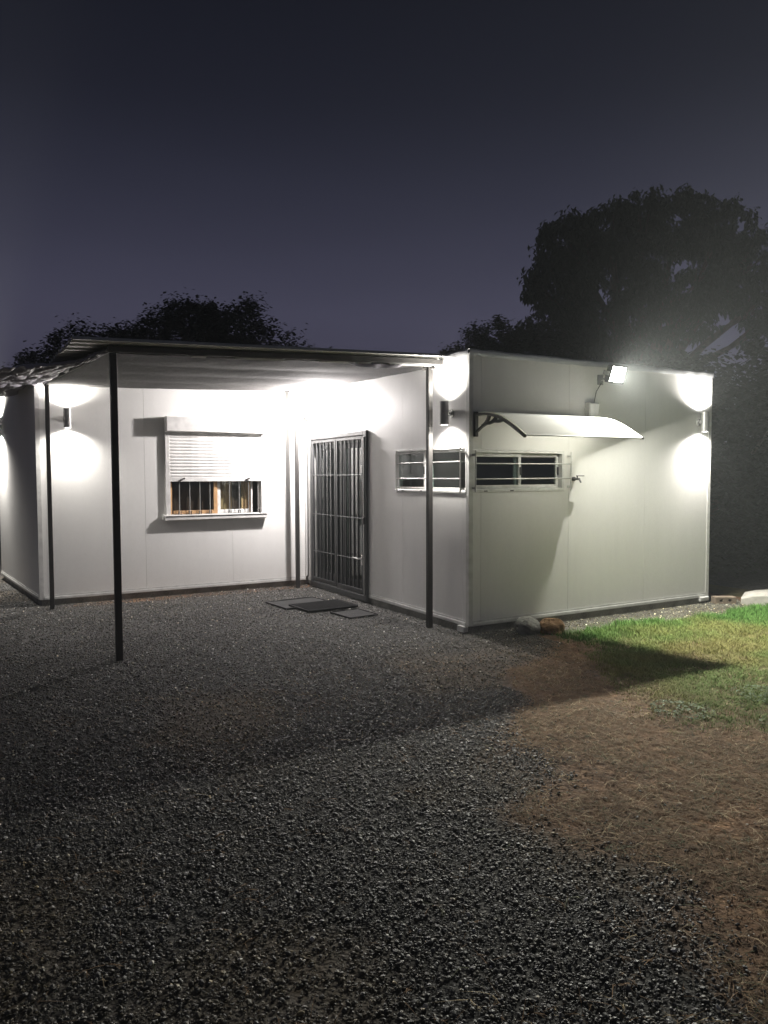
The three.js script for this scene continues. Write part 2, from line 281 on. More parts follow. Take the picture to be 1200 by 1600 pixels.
// shuttered window
{
  const w = sub('shutter_window', house); w.userData.label = 'window with half lowered white roller shutter';
  const u0 = W - 1.855, u1 = W - .66, add = (n, g, m, par = w) => mesh(n, uvm(g).applyMatrix4(F.back), m, par);
  add('shutter_box', cbx(u0 - .05, u1 + .05, 2.045, 2.225, .0015, .128, .006), mShutter);
  for (const [a, b] of [[u0 - .05, u0 + .004], [u1 - .004, u1 + .05]]) add('guide_rail', merge([cbx(a, b, 1.006, 2.044, .0015, .038, .003)]), mShutter);
  // curved slats hanging between the rails
  const prof = []; for (let i = 0; i <= 6; i++) { const t = i / 6; prof.push([.0385 * t, .0075 * Math.sin(Math.PI * t)]); }
  const sh = new THREE.Shape(prof.map(p => new THREE.Vector2(p[1], p[0])).concat(prof.slice().reverse().map(p => new THREE.Vector2(p[1] - .005, p[0]))));
  const slat = clean(new THREE.ExtrudeGeometry(sh, { depth: u1 - u0 - .012, bevelEnabled: false })).applyMatrix4(new THREE.Matrix4().makeBasis(V(0, 0, 1), V(0, 1, 0), V(-1, 0, 0))).translate(u1 - .006, 0, .024);
  const sg = uvm(slat).applyMatrix4(F.back);
  for (let i = 0; i < 14; i++) { const m = mesh('slat', sg, mShutter, w); m.position.y = 1.483 + i * .0405; }
  add('end_slat', cbx(u0 + .006, u1 - .006, 1.425, 1.482, .018, .034, .003), mShutter);
  for (const q of [.13, .84]) { const u = u0 + (u1 - u0) * q; add('stopper', cbx(-.03, .03, -.009, .009, 0, .03, .004).rotateZ(.42).translate(u, 1.455, .0345), mGreyPlastic === 0 ? mPlastic : mSteelDark); }
  add('sill', merge([cbx(u0 - .075, u1 + .065, .945, .998, .0015, .075, .006), cbx(u0 - .075, u1 + .065, .998, 1.005, .0015, .085, .002)]), mShutter);
  add('sill_end', cbx(u0 - .095, u0 - .077, .955, 1.02, .002, .06, .004), mGreyPlastic);
  add('reveal', merge([bx(u0 - .0, u1, 1.0, 1.012, -.095, .0), bx(u0, u0 + .01, 1.012, 2.2, -.095, -.002), bx(u1 - .01, u1, 1.012, 2.2, -.095, -.002)]), mTrim);
  // rods
  const n = 9, du = (u1 - u0) / (n + .25);
  for (let i = 0; i < n; i++) { if (i === 4) continue; const u = u0 + .125 + i * du; add('grille_bar', bar(V(u, 1.02, -.002), V(u, 2.0, -.002), .0055), mRod); for (const s of [-.012, .018]) add('bar_foot', cbx(u + s - .004, u + s + .004, 1.013, 1.055, -.010, .004, .001), mSteelDark); }
  // sashes: tan one on the left, white one on the right
  const mid = (u0 + u1) / 2, mTan = M({ color: rgb(.55, .33, .16), map: grainTex, roughness: .5 });
  for (const [a, b, m, dn] of [[u0 + .012, mid + .02, mTan, -.03], [mid + .025, u1 - .10, mWhiteAlu, -.052]]) {
    const s = .042, z0 = dn - .012, z1 = dn + .008;
    add('sash', merge([cbx(a, a + (m === mTan ? .025 : s), 1.014, 2.19, z0, z1, .003), cbx(b - (m === mTan ? .05 : .02), b, 1.014, 2.19, z0, z1, .003), cbx(a + s, b - .05, 1.014, 1.06, z0, z1, .003), cbx(a + s, b - .05, 2.14, 2.19, z0, z1, .003)]), m);
    add('pane', bx(a + s, b - .05, 1.06, 2.14, dn - .004, dn), mGlass);
  }
  const cur = (ua, ub, col, label, seed) => {
    const g = grid(70, 4, (a, b) => { const u = ua + (ub - ua) * a; return [u, 1.0 + 1.15 * b, -.135 + .020 * Math.sin(u * 40 + seed) + .010 * Math.sin(u * 17 + seed * 2) * (1 - .4 * b)]; }, .002).applyMatrix4(F.back);
    const c = single('curtain', g, M({ color: col, map: grainTex, roughness: .95 }), label, 'curtain', [0, 0, 0]); c.position.set(0, 0, 0); return c;
  };
  cur(u0 + .02, mid + .05, rgb(.13, .065, .05), 'dark brown curtain behind the barred window pane', 1);
  cur(mid + .07, mid + .24, rgb(.60, .36, .19), 'tan curtain drape beside the white window mullion', 2.2);
  cur(mid + .245, mid + .36, rgb(.11, .06, .045), 'narrow dark brown curtain between the two tan drapes', 3.1);
  cur(mid + .365, mid + .53, rgb(.60, .36, .19), 'tan curtain drape at the shaded end of the window', 4.4);
}
// security gate over the glass door
{
  const u = z => z + D, add = (n, g, m, par) => mesh(n, uvm(g).applyMatrix4(F.inner), m, par);
  const door = sub('glass_door', house); door.userData.label = 'dark glazed double door behind the gate';
  const a = u(-3.49), b = u(-2.05), mid = (a + b) / 2, s = .06;
  add('lintel', bx(a, b, 1.90, 1.968, -.09, -.052), mWhiteAlu, door);
  add('threshold', bx(a, b, .062, .10, -.09, -.04), mWhiteAlu, door);
  for (const [c, e] of [[a, mid - .002], [mid + .002, b]]) {
    add('leaf_frame', merge([cbx(c, c + s, .10, 1.898, -.088, -.055, .003), cbx(e - s, e, .10, 1.898, -.088, -.055, .003), cbx(c + s, e - s, .10, .22, -.088, -.055, .003), cbx(c + s, e - s, 1.83, 1.898, -.088, -.055, .003)]), mGate, door);
    add('pane', bx(c + s, e - s, .22, 1.83, -.075, -.069), mGlassDark, door);
  }
  const gate = sub('security_gate', house); gate.userData.label = 'dark grey steel gate of vertical bars';
  const g0 = u(-3.555), g1 = u(-1.965), n0 = .002, n1 = .034, p = .055;
  add('gate_frame', merge([cbx(g0, g0 + p, .02, 2.02, n0, n1, .004), cbx(g1 - p - .02, g1, .02, 2.02, n0, n1, .004), cbx(g0 + p, g1 - p - .02, 1.965, 2.02, n0, n1, .004), cbx(g0 + p, g1 - p - .02, .02, .085, n0, n1, .004)]), mGate, gate);
  const m0 = g0 + p + .01, m1 = g1 - p - .03, mm = (m0 + m1) / 2;
  for (const [c, e] of [[m0, mm - .006], [mm + .006, m1]]) {
    add('leaf_stile', cbx(c, c + .035, .095, 1.955, .004, .030, .003), mGateBar, gate); add('leaf_stile', cbx(e - .035, e, .095, 1.955, .004, .030, .003), mGateBar, gate);
    add('leaf_rail', cbx(c + .035, e - .035, 1.92, 1.955, .004, .030, .003), mGateBar, gate); add('leaf_rail', cbx(c + .035, e - .035, .095, .15, .004, .030, .003), mGateBar, gate);
    for (let i = 1; i <= 5; i++) { const q = c + .035 + (e - c - .07) * i / 6; add('bar', cbx(q - .011, q + .011, .15, 1.92, .007, .027, .003), mGateBar, gate); }
    for (const y of [.50, .99, 1.50]) add('cross_rod', bar(V(c + .035, y, .031), V(e - .035, y, .031), .005), mGate, gate);
  }
  add('edge_strip', cbx(g1 - .052, g1 - .036, .10, .92, n1 + .0005, n1 + .012, .002), mRod, gate); add('edge_strip', cbx(g1 - .052, g1 - .036, 1.02, 1.95, n1 + .0005, n1 + .012, .002), mRod, gate);
  add('hinge', cbx(g1 - .058, g1 - .03, .93, 1.01, n1 + .0005, n1 + .018, .004), mSteelDark, gate);
  add('lock_plate', cbx(m1 - .034, m1 - .008, 1.52, 1.61, .0305, .040, .003), mWhiteAlu, gate);
  add('handle', merge([cbx(m1 - .036, m1 - .004, .44, .56, .0305, .038, .003), bar(V(m1 - .02, .52, .038), V(m1 - .02, .52, .095), .009), bar(V(m1 - .01, .52, .095), V(m1 - .13, .525, .095), .009)]), mRod, gate);
}

// ------------------------------------------------------------------ patio cover
const yR = (x, z) => 2.63 + .03 * x - .02 * (z + D);            // underside of the lining
{
  const t = thing('patio_cover', 'lean-to patio cover on thin black posts with grey underside cloth', 'patio cover', [-3.03, 0, -.645]);
  const o = t.position, put = (n, g, m) => mesh(n, g.translate(-o.x, -o.y, -o.z), m, t);
  const posts = [[-3.03, -.645, .052], [-3.249, -3.47, .045], [-.23, -3.53, .048], [-.139, -.463, .05]];
  for (const [x, z, w] of posts) put('post', uvm(cbx(x - w / 2, x + w / 2, -.03, yR(x, z) + (z > -1 ? .005 : -.01), z - w / 2, z + w / 2, .003)), mSteelDark);
  const P = (x, z, dy) => V(x, yR(x, z) + dy, z);
  put('front_beam', uvm(beamBetween(P(-3.08, -.60, .026), P(-.02, -.42, .026), .04, .048)), mSteelDark);
  put('side_beam', uvm(beamBetween(P(-3.06, -.67, .025), P(-3.25, -3.66, .025), .04, .044)), mSteelDark);
  put('back_beam', uvm(beamBetween(P(-3.2, -3.69, .025), P(-.05, -3.69, .025), .04, .044)), mSteelDark);
  put('wall_beam', uvm(beamBetween(P(-.035, -.5, .025), P(-.035, -3.6, .025), .04, .044)), mSteelDark);
  for (const z of [-1.4, -2.2, -2.95]) put('purlin', uvm(beamBetween(P(-3.1, z, .026), P(-.06, z, .026), .03, .04)), mSteelDark);
  put('stub_tube', uvm(bar(P(-.33, -3.53, -.03), P(-.05, -3.50, -.03), .016, .016, 12)), mRod);
  put('post_bracket', uvm(merge([bar(V(-.19, yR(-.14, -.46) - .03, -.50), V(-.10, yR(-.14, -.46) - .03, -.43), .022, .022, 10), cbx(-.18, -.06, yR(-.1, -.46) - .012, yR(-.1, -.46) - .002, -.50, -.43, .002)])), mSteelDark);
  // cloth lining stretched below the purlins, slightly slack
  put('lining_cloth', uvm(grid(60, 60, (a, b) => { const z = -3.72 + 3.10 * b + .17 * a * b, xl = -3.07 - .065 * (-.67 - z), x = xl + (-.01 - xl) * a; const sag = .022 * Math.sin(Math.PI * ((b * 4) % 1)) * Math.sin(Math.PI * a) + .012 * (fbm(x * 2.2, z * 2.2, 300, 3) - .5); return [x, yR(x, z) - .002 - Math.abs(sag) - .004 * fbm(x * 9, z * 9, 305, 2), z]; }, .002)), mLining);
  // pale sheet edge folded over the front beam, in broken lengths
  const R = rng(7);
  for (const [x0, x1] of [[-2.42, -2.30], [-2.05, -1.62], [-1.28, -.96], [-.93, -.78], [-.6, -.05]]) put('sheet_edge', uvm(grid(24, 2, (a, b) => { const x = x0 + (x1 - x0) * a, zb = -.60 + (x + 3.08) / 3.06 * .18; return [x, yR(x, zb) - .004 + .003 * (fbm(x * 30, b * 3, 310, 2) - .5) - .012 * (b === .5 ? 1 : 0), zb - .03 + .035 * b]; }, .002)), mRoofSheet);
  put('cloth_tail', uvm(grid(24, 6, (a, b) => { const x = -1.0 + .55 * a, zb = -.60 + (x + 3.08) / 3.06 * .18; return [x, yR(x, zb) - .002 - (.014 + .034 * Math.sin(Math.PI * a) + .012 * fbm(x * 20, 2, 320, 2)) * b, zb - .022 + .012 * Math.sin(a * 14 + b * 3) + .03 * b]; }, .002)), mCloth);
  // ribbed roof sheets, ribs running along x, each sheet lapping the next
  const rib = q => { const f = ((q / .2) % 1 + 1) % 1; return f < .5 ? 0 : f < .6 ? (f - .5) * 10 : f < .88 ? 1 : (1 - f) / .12; };
  for (let i = 0; i < 4; i++) {
    const z0 = -3.70 + i * .81, z1 = z0 + .85 + (i === 3 ? .02 : 0), x0 = -3.33 - .03 * R();
    put('roof_sheet', uvm(grid(14, 85, (a, b) => { const z = z0 + (z1 - z0) * b, x = x0 + (-.015 - x0) * a, sk = i === 3 ? .12 * a * b : .1 * a * (i / 4); return [x, yR(x, z) + .053 + .034 * rib(z + .05) + i * .003 - .012 * (1 - a) * (1 - a) * fbm(z * 4, 3, 330, 2), z + sk]; }, .0015)), mRoofSheet);
  }
}
// crumpled shade cloth tied along the side beam, spreading outwards
{
  const g = grid(150, 44, (a, b) => {
    const z = -.60 - 4.4 * a, x0 = -3.06 - .065 * (-.6 - z), w = .03 + .11 * (-.6 - z) + .38 * Math.max(0, -1.15 - z), fx = fbm(a * 26 + 3, b * 5, 340, 4) - .5, fy = fbm(a * 10 - b * 4, b * 9, 344, 4) - .5, r = Math.abs(((b * 5 + fx * 1.8 + a * 2) % 1 + 1) % 1 - .5) * 2;
    const x = x0 - w * b + .05 * fx * b, y = yR(x0, z) + .03 - .02 * b - .06 * b * a - .05 * Math.sin(Math.PI * b) * (.25 + a) + .075 * (r - .5) * (.35 + .65 * a) + .08 * fy * (.3 + a);
    return [x, y, z + .05 * fy];
  }, .0025);
  const p = g.attributes.position, c = [-3.25, 2.4, -2.4]; g.translate(-c[0], -c[1], -c[2]);
  single('shade_cloth', g, mCloth, 'crumpled dark shade cloth sagging from the side of the patio cover', 'shade cloth', c);
}

// ------------------------------------------------------------------ lamps
function sconce(pos, turn, label, cd) {
  const t = thing('wall_sconce', label, 'wall lamp', pos, 'up and down wall sconces'); t.rotation.y = turn;
  const h = .112, r = .043, n = .085;
  const outer = new THREE.Shape(); outer.absarc(0, 0, r, 0, Math.PI * 2); const hole = new THREE.Path(); hole.absarc(0, 0, r - .004, 0, Math.PI * 2, true); outer.holes.push(hole);
  mesh('body', clean(new THREE.ExtrudeGeometry(outer, { depth: 2 * h, bevelEnabled: false, curveSegments: 24 }).rotateX(-Math.PI / 2).translate(0, -h, n)), mLampBody, t);
  mesh('mount', merge([bar(V(0, 0, .001), V(0, 0, .02), .042, .036, 20), bar(V(0, 0, .02), V(0, 0, n - r + .004), .020, .016, 14)]), mLampBody, t);
  for (const s of [1, -1]) {
    mesh('lamp_glass', clean(new THREE.CylinderGeometry(r - .005, r - .005, .006, 24).translate(0, s * (h - .006), n)), mGlowWarm, t);
    const l = new THREE.SpotLight(0xfffaf2, cd * 1.7, 0, 1.36, 1, 2); l.position.set(0, s * (h + .004), n); l.target.position.set(0, s * (h + 1), n); l.castShadow = true; l.shadow.radius = 1.2; t.add(l, l.target);
  }
  return t;
}
sconce([0, 2.085, -.285], -Math.PI / 2, 'cylindrical wall sconce by the house corner next to a black post', 5);
sconce([3.215, 2.085, 0], 0, 'cylindrical wall sconce at the far end of the awning wall', 8);
sconce([-3.02, 2.165, -D], 0, 'cylindrical wall sconce on the shuttered-window wall', 6);
sconce([-3.585, 2.20, -6.2], Math.atan2(-sd.z, sd.x) , 'wall sconce at the rear of the narrow side wall', 22);
{ // bare bulb lamp above the gate
  const t = thing('bulb_lamp', 'bright bulb lamp on the wall above the barred door', 'wall lamp', [0, 2.40, -3.02]);
  mesh('back_plate', cbx(-.03, 0, -.06, .06, -.05, .05, .004).translate(-.001, 0, 0), mWhiteAlu, t);
    mesh('holder', bar(V(-.03, 0, 0), V(-.062, -.002, 0), .024, .028, 16), mWhiteAlu, t);
  const pr = [[.0, 0], [.022, .002], [.03, .02], [.045, .05], [.052, .075], [.047, .10], [.03, .12], [.0, .127]].map(q => new THREE.Vector2(...q));
  const b = mesh('bulb', clean(new THREE.LatheGeometry(pr, 24).rotateZ(Math.PI / 2 + .06).translate(-.06, -.002, 0)), M({ color: rgb(.9, .9, .9), emissive: rgb(1, .98, .97), emissiveIntensity: 60 }), t);
  const l = new THREE.PointLight(0xfff8f6, 29, 0, 2); l.position.set(-.128, -.006, 0); l.castShadow = true; l.shadow.radius = 2; t.add(l);
}
{ // LED floodlight on a bracket over the awning
  const t = thing('floodlight', 'dazzling LED floodlight on a bracket above the window awning', 'floodlight', [1.66, 2.47, 0]);
  const zc = .26, tilt = .33;
  mesh('wall_plate', cbx(-.04, .04, -.05, .05, .002, .012, .003), mLampBody, t);
  mesh('arm', bar(V(0, 0, .012), V(0, .02, zc - .07), .012, .012, 12), mLampBody, t);
  const yaw = .1, q = new THREE.Matrix4().makeRotationY(yaw).multiply(new THREE.Matrix4().makeRotationX(tilt)).setPosition(0, .03, zc - .02);
  mesh('yoke', merge([cbx(-.132, -.124, -.02, .02, -.07, .0, .002), cbx(.124, .132, -.02, .02, -.07, .0, .002), cbx(-.132, .132, -.02, .02, -.078, -.07, .002)]).applyMatrix4(q), mLampBody, t);
  mesh('housing', merge([cbx(-.12, .12, -.09, .09, -.045, -.004, .006), ...[-5, -4, -3, -2, -1, 0, 1, 2, 3, 4, 5].map(i => bx(i * .02 - .002, i * .02 + .002, -.08, .08, -.064, -.045))]).applyMatrix4(q), mSteelDark, t);
  mesh('bezel', merge([bx(-.12, .12, .075, .09, -.004, .006), bx(-.12, .12, -.09, -.075, -.004, .006), bx(-.12, -.105, -.075, .075, -.004, .006), bx(.105, .12, -.075, .075, -.004, .006)]).applyMatrix4(q), mSteelDark, t);
  mesh('lamp_reflector', bx(-.1045, .1045, -.0745, .0745, -.0039, -.001).applyMatrix4(q), M({ color: rgb(.85, .85, .82), roughness: .35, metalness: .3, emissive: rgb(.97, 1, .93), emissiveIntensity: 60 }), t);
  mesh('led_chip', bx(-.022, .022, -.016, .016, -.0009, .002).applyMatrix4(q), mGlowCool, t);
  const l = new THREE.RectAreaLight(0xfffdf0, 94000, .044, .032); l.position.set(0, 0, .0045).applyMatrix4(q); t.add(l);
  l.lookAt(l.position.clone().add(t.position).add(V(Math.cos(tilt) * Math.sin(yaw), -Math.sin(tilt), Math.cos(tilt) * Math.cos(yaw))));
}
{ // junction box with cable
  const t = thing('junction_box', 'small pale junction box on the wall above the awning', 'junction box', [1.52, 2.145, 0]);
  mesh('box', cbx(-.075, .06, -.08, .08, .002, .075, .006), mGreyPlastic, t);
  mesh('cover', cbx(-.066, .052, -.07, .07, .0755, .082, .004), mWhiteAlu, t);
  mesh('cable', merge([bar(V(.03, .08, .03), V(.07, .2, .02), .004), bar(V(.07, .2, .02), V(.13, .29, .03), .004)]), mPlastic, t);
}

// ------------------------------------------------------------------ awning over the small window
{
  const t = thing('window_awning', 'curved translucent awning with black scroll bracket over the small window', 'awning', [.05, 1.86, 0]);
  const o = t.position;
  const top = new THREE.CatmullRomCurve3([V(.012, 2.070, 0), V(.16, 2.068, 0), V(.34, 2.032, 0), V(.50, 1.962, 0), V(.62, 1.895, 0), V(.715, 1.838, 0)]);
  const pts = n => top.getPoints(n);
  const put = (n, g, m) => mesh(n, g.translate(-o.x, -o.y, -o.z), m, t);
  // bracket, drawn in (out, height) and stood up at right angles to the wall
  const low = new THREE.CatmullRomCurve3([V(.03, 1.895, 0), V(.13, 1.945, 0), V(.27, 1.975, 0), V(.42, 1.977, 0), V(.49, 1.952, 0)]).getPoints(16);
  const turn = (g, x) => clean(g).applyMatrix4(new THREE.Matrix4().makeBasis(V(0, 0, 1), V(0, 1, 0), V(-1, 0, 0)).setPosition(x, 0, 0));
  const strip = (line, w) => { const s = new THREE.Shape(), n = line.length, L = [], Rr = []; line.forEach((p, i) => { const a = line[Math.max(0, i - 1)], b = line[Math.min(n - 1, i + 1)], d = b.clone().sub(a).normalize(), ww = typeof w === 'function' ? w(i / (n - 1)) : w; L.push(new THREE.Vector2(p.x - d.y * ww, p.y + d.x * ww)); Rr.push(new THREE.Vector2(p.x + d.y * ww, p.y - d.x * ww)); }); s.setFromPoints(L.concat(Rr.reverse())); return new THREE.ExtrudeGeometry(s, { depth: .026, bevelEnabled: true, bevelSize: .002, bevelThickness: .002, bevelSegments: 1 }); };
  const strut = (a, b, bend) => new THREE.QuadraticBezierCurve3(V(...a, 0), V((a[0] + b[0]) / 2 + bend, (a[1] + b[1]) / 2 - .02, 0), V(...b, 0)).getPoints(8);
  const parts = [strip(pts(24).map(p => p.clone().add(V(0, -.016, 0))), u => .011 - .003 * u), strip(low, .007),
    strip(strut([.22, 2.035], [.12, 1.945], .03), .010), strip(strut([.32, 2.015], [.20, 1.962], .03), .010), strip(strut([.41, 1.985], [.29, 1.978], .03), .010)];
  put('bracket', merge([...parts.map(g => turn(g, .075)), cbx(.044, .082, 1.852, 2.082, .002, .034, .004)]), mPlastic);
  put('end_cap', cbx(1.475, 1.505, 1.826, 1.846, .695, .722, .004), mPlastic);
  const cv = pts(28), sheet = grid(40, 28, (a, b) => { const p = cv[Math.round(b * 28)], x = .085 + 1.405 * a; return [x, p.y + .004 + .004 * (fbm(x * 3, b * 2, 360, 2) - .5), p.x]; });
  put('sheet', sheet, mOpal);
  put('front_bar', uvm(cbx(.085, 1.475, 1.828, 1.840, .712, .722, .003)), mGreyPlastic);
  put('back_bar', uvm(cbx(.085, 1.49, 2.078, 2.098, .002, .022, .003)), mWhiteAlu);
  put('end_profile', merge([turn(strip(pts(24).map(p => p.clone().add(V(0, -.006, 0))), .005), 1.492 + .013)]), mWhiteAlu);
}
// ------------------------------------------------------------------ small things on the walls
{
  const t = thing('garden_tap', 'small black tap on the wall beside the small window', 'tap', [1.30, 1.452, 0]);
  mesh('body', merge([bar(V(0, 0, .001), V(0, 0, .02), .022, .022, 14), bar(V(0, 0, .02), V(0, 0, .09), .012, .012, 12), bar(V(0, .002, .085), V(0, -.035, .11), .010, .009, 12)]), mPlastic, t);
  mesh('lever', merge([bar(V(0, .0, .06), V(0, .028, .06), .007), cbx(-.01, .09, .026, .036, .05, .07, .003)]), mPlastic, t);
}
{
  const t = thing('motion_sensor', 'small white sensor high on the wall in the inner corner', 'sensor', [0, 2.28, -3.66]);
  mesh('base', cbx(-.03, -.001, -.035, .035, -.03, .03, .004), mWhiteAlu, t);
  mesh('lens', new THREE.SphereGeometry(.024, 16, 12).translate(-.045, -.01, .005), mPlastic, t);
  mesh('cable', bar(V(-.008, -.03, 0), V(-.008, -.27, .0), .005), mGreyPlastic, t);
}
// ------------------------------------------------------------------ mats, stones, slab
function matThing(name, label, c, w, d, turn, mat, ribs) {
  const t = thing(name, label, 'door mat', [c[0], gh(c[0], c[2]) + c[1], c[2]]); t.rotation.y = turn;
  mesh('pad', uvm(grid(30, 24, (a, b) => [(a - .5) * w, .012 + .010 * fbm(a * 3 + c[0], b * 3, 370, 3), -(b - .5) * d], .009)), mat, t);
  mesh('rim', uvm(merge([cbx(-w / 2, w / 2, .004, .026, -d / 2 - .012, -d / 2, .003), cbx(-w / 2, w / 2, .004, .026, d / 2, d / 2 + .012, .003), cbx(-w / 2 - .012, -w / 2, .004, .026, -d / 2, d / 2, .003), cbx(w / 2, w / 2 + .012, .004, .026, -d / 2, d / 2, .003)])), mat, t);
  if (ribs) for (let i = 0; i < ribs; i++) mesh('rib', uvm(cbx(-w / 2 + .02, w / 2 - .02, .014, .027, -d / 2 + d * (i + .5) / ribs - .006, -d / 2 + d * (i + .5) / ribs + .006, .002)), mat, t);
}
matThing('door_mat', 'dark grey mat lying flat on the gravel close to the gate', [-.70, -.006, -2.36], .62, .52, .10, mMatGrey, 0);
matThing('door_mat', 'black ribbed rubber mat overlapping the grey mat on the gravel', [-.56, .003, -2.02], .62, .48, .06, mRubber, 10);
matThing('door_mat', 'worn grey mat sunk in gravel before the white wall', [-.46, -.010, -1.46], .34, .40, .08, mMatGrey, 0);

function rock(r, seed, sx, sy, sz) {
  const g = new THREE.IcosahedronGeometry(r, 4), p = g.attributes.position, v = V(0, 0, 0);
  for (let i = 0; i < p.count; i++) { v.fromBufferAttribute(p, i).normalize(); const n = fbm(v.x * 1.6 + 9 + seed, v.y * 1.6 + v.z * 1.3 + 5, seed, 4), q = vnoise(v.x * 2.2 + seed, v.z * 2.2 + v.y, seed + 8); const k = r * (.72 + .5 * n + .12 * (q > .5 ? 1 : 0)); p.setXYZ(i, v.x * k * sx, v.y * k * sy, v.z * k * sz); }
  g.computeVertexNormals(); return g;
}
const stoneTex = (r, g, b, s) => tex(256, 256, (u, v) => { const k = .75 + .8 * (fbm(u * 8, v * 8, s, 5, 8) - .5); return [r * k, g * k, b * k]; });
single('garden_stone', rock(.12, 401, 1.25, .75, .85).rotateZ(-.25), M({ map: stoneTex(.42, .42, .38, 403), roughness: .9 }), 'smooth pale grey stone leaning at the foot of the wall', 'stone', [.53, .055, .24]);
single('garden_stone', rock(.12, 431, 1.15, .72, .9), M({ map: stoneTex(.33, .19, .09, 433), roughness: .9 }), 'rusty brown stone at the foot of the wall', 'stone', [.72, .05, .33]);
single('concrete_slab', uvm((() => { const s = new THREE.Shape([[-.45, 0], [.55, 0], [.55, .12], [.3, .13], [0, .135], [-.34, .09], [-.45, .06]].map(q => new THREE.Vector2(...q))); return new THREE.ExtrudeGeometry(s, { depth: .5, bevelEnabled: true, bevelSize: .012, bevelThickness: .012, bevelSegments: 2 }); })()).translate(0, 0, -.5).rotateY(-1.05), M({ map: stoneTex(.62, .60, .54, 443), roughness: .95 }), 'pale worn concrete slab lying at the edge of the lawn', 'slab', [3.90, 0, .66]);
{
  const s = new THREE.Shape([[-.12, 0], [.12, 0], [.12, .075], [-.12, .075]].map(q => new THREE.Vector2(...q))); for (const x of [-.05, .05]) { const h = new THREE.Path([[x - .022, .02], [x + .022, .02], [x + .022, .055], [x - .022, .055]].map(q => new THREE.Vector2(...q))); s.holes.push(h); }
  single('hollow_brick', uvm(new THREE.ExtrudeGeometry(s, { depth: .1, bevelEnabled: true, bevelSize: .003, bevelThickness: .003, bevelSegments: 1 })).translate(0, 0, -.1).rotateY(-.5), M({ map: stoneTex(.30, .24, .18, 453), roughness: .95 }), 'brownish hollow brick between the house corner and the slab', 'brick', [3.52, .0, .17]);
}

// ------------------------------------------------------------------ gravel, lawn, straw
{
  const R = rng(11), g = new THREE.IcosahedronGeometry(1, 0), p = g.attributes.position, key = {};
  for (let i = 0; i < p.count; i++) { const k = [p.getX(i), p.getY(i), p.getZ(i)].map(q => q.toFixed(3)).join(); const s = key[k] ??= .72 + .5 * R(); p.setXYZ(i, p.getX(i) * s, p.getY(i) * s, p.getZ(i) * s); }
  g.computeVertexNormals();
  const mats = [], cols = [], m4 = new THREE.Matrix4(), q = new THREE.Quaternion(), e = new THREE.Euler();
  const inHouse = (x, z) => (x > -.0 && z < -.0 && x < L1) || (z < -D && x > -W - .1 * (-D - z));
  const add = (x, z, big) => {
    const s = (big ? .0062 : .0036) * (.5 + 1.1 * R() * R() + .3 * R());
    e.set(1.4 * (R() - .5), R() * 6.3, 1.4 * (R() - .5)); q.setFromEuler(e);
    m4.compose(V(x, gh(x, z) + s * (.08 + .3 * R()), z), q, V(s * (.9 + .7 * R()), s * (.4 + .35 * R()), s * (.8 + .4 * R()))); mats.push(...m4.elements);
    let k = .034 + .10 * R() * R() + .055 * R(); const hue = R(); if (R() < .03) k = .35 + .4 * R();
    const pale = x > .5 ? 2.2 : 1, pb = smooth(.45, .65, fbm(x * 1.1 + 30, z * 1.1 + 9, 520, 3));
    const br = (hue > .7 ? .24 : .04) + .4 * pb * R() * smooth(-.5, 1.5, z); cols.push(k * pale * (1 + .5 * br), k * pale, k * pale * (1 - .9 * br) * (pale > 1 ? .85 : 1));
  };
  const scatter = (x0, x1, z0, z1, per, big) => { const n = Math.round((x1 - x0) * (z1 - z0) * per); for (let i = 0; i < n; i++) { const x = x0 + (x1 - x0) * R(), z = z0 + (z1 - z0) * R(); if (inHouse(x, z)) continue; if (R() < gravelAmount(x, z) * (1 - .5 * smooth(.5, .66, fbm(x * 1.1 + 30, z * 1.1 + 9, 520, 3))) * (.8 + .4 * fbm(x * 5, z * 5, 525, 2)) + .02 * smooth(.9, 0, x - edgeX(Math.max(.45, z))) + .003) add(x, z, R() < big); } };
  scatter(-6.2, -.8, 1.4, 5.2, 9800, .34);
  scatter(-7, .6, -1.2, 1.4, 5200, .5);
  scatter(-7, 0, -3.74, -1.2, 4300, .6);
  scatter(-5.6, -3.3, -7, -3.74, 2200, .8);
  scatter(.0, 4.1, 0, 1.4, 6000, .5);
  const im = new THREE.InstancedMesh(g, new THREE.MeshPhysicalMaterial({ roughness: .5, specularIntensity: .6, color: 0xffffff }), mats.length / 16); im.instanceMatrix.array.set(mats); im.instanceColor = new THREE.InstancedBufferAttribute(new Float32Array(cols), 3);
  im.name = 'gravel'; im.userData = { kind: 'stuff', label: 'grey crushed gravel spread over the yard', category: 'gravel' }; im.castShadow = im.receiveShadow = true; scene.add(im);
  console.log('stones', mats.length / 16);
}
function blades(n, h, w, spread, seed, lean = .5) {
  const R = rng(seed), P = [], N = [];
  for (let i = 0; i < n; i++) {
    const a = R() * 6.28, r = spread * Math.sqrt(R()), x = Math.cos(a) * r, z = Math.sin(a) * r, f = R() * 6.28, hh = h * (.5 + .7 * R()), l = lean * hh * (.4 + R()), dx = Math.cos(f), dz = Math.sin(f), ww = w * (.7 + .6 * R());
    const A = [x - dz * ww, 0, z + dx * ww], B = [x + dz * ww, 0, z - dx * ww], C = [x + dx * l * .35 - dz * ww * .8, hh * .6, z + dz * l * .35 + dx * ww * .8], E = [x + dx * l * .35 + dz * ww * .8, hh * .6, z + dz * l * .35 - dx * ww * .8], T = [x + dx * l, hh, z + dz * l];
    P.push(...A, ...B, ...C, ...B, ...E, ...C, ...C, ...E, ...T);
  }
  const g = new THREE.BufferGeometry(); g.setAttribute('position', new THREE.Float32BufferAttribute(P, 3)); g.computeVertexNormals(); return g;
}
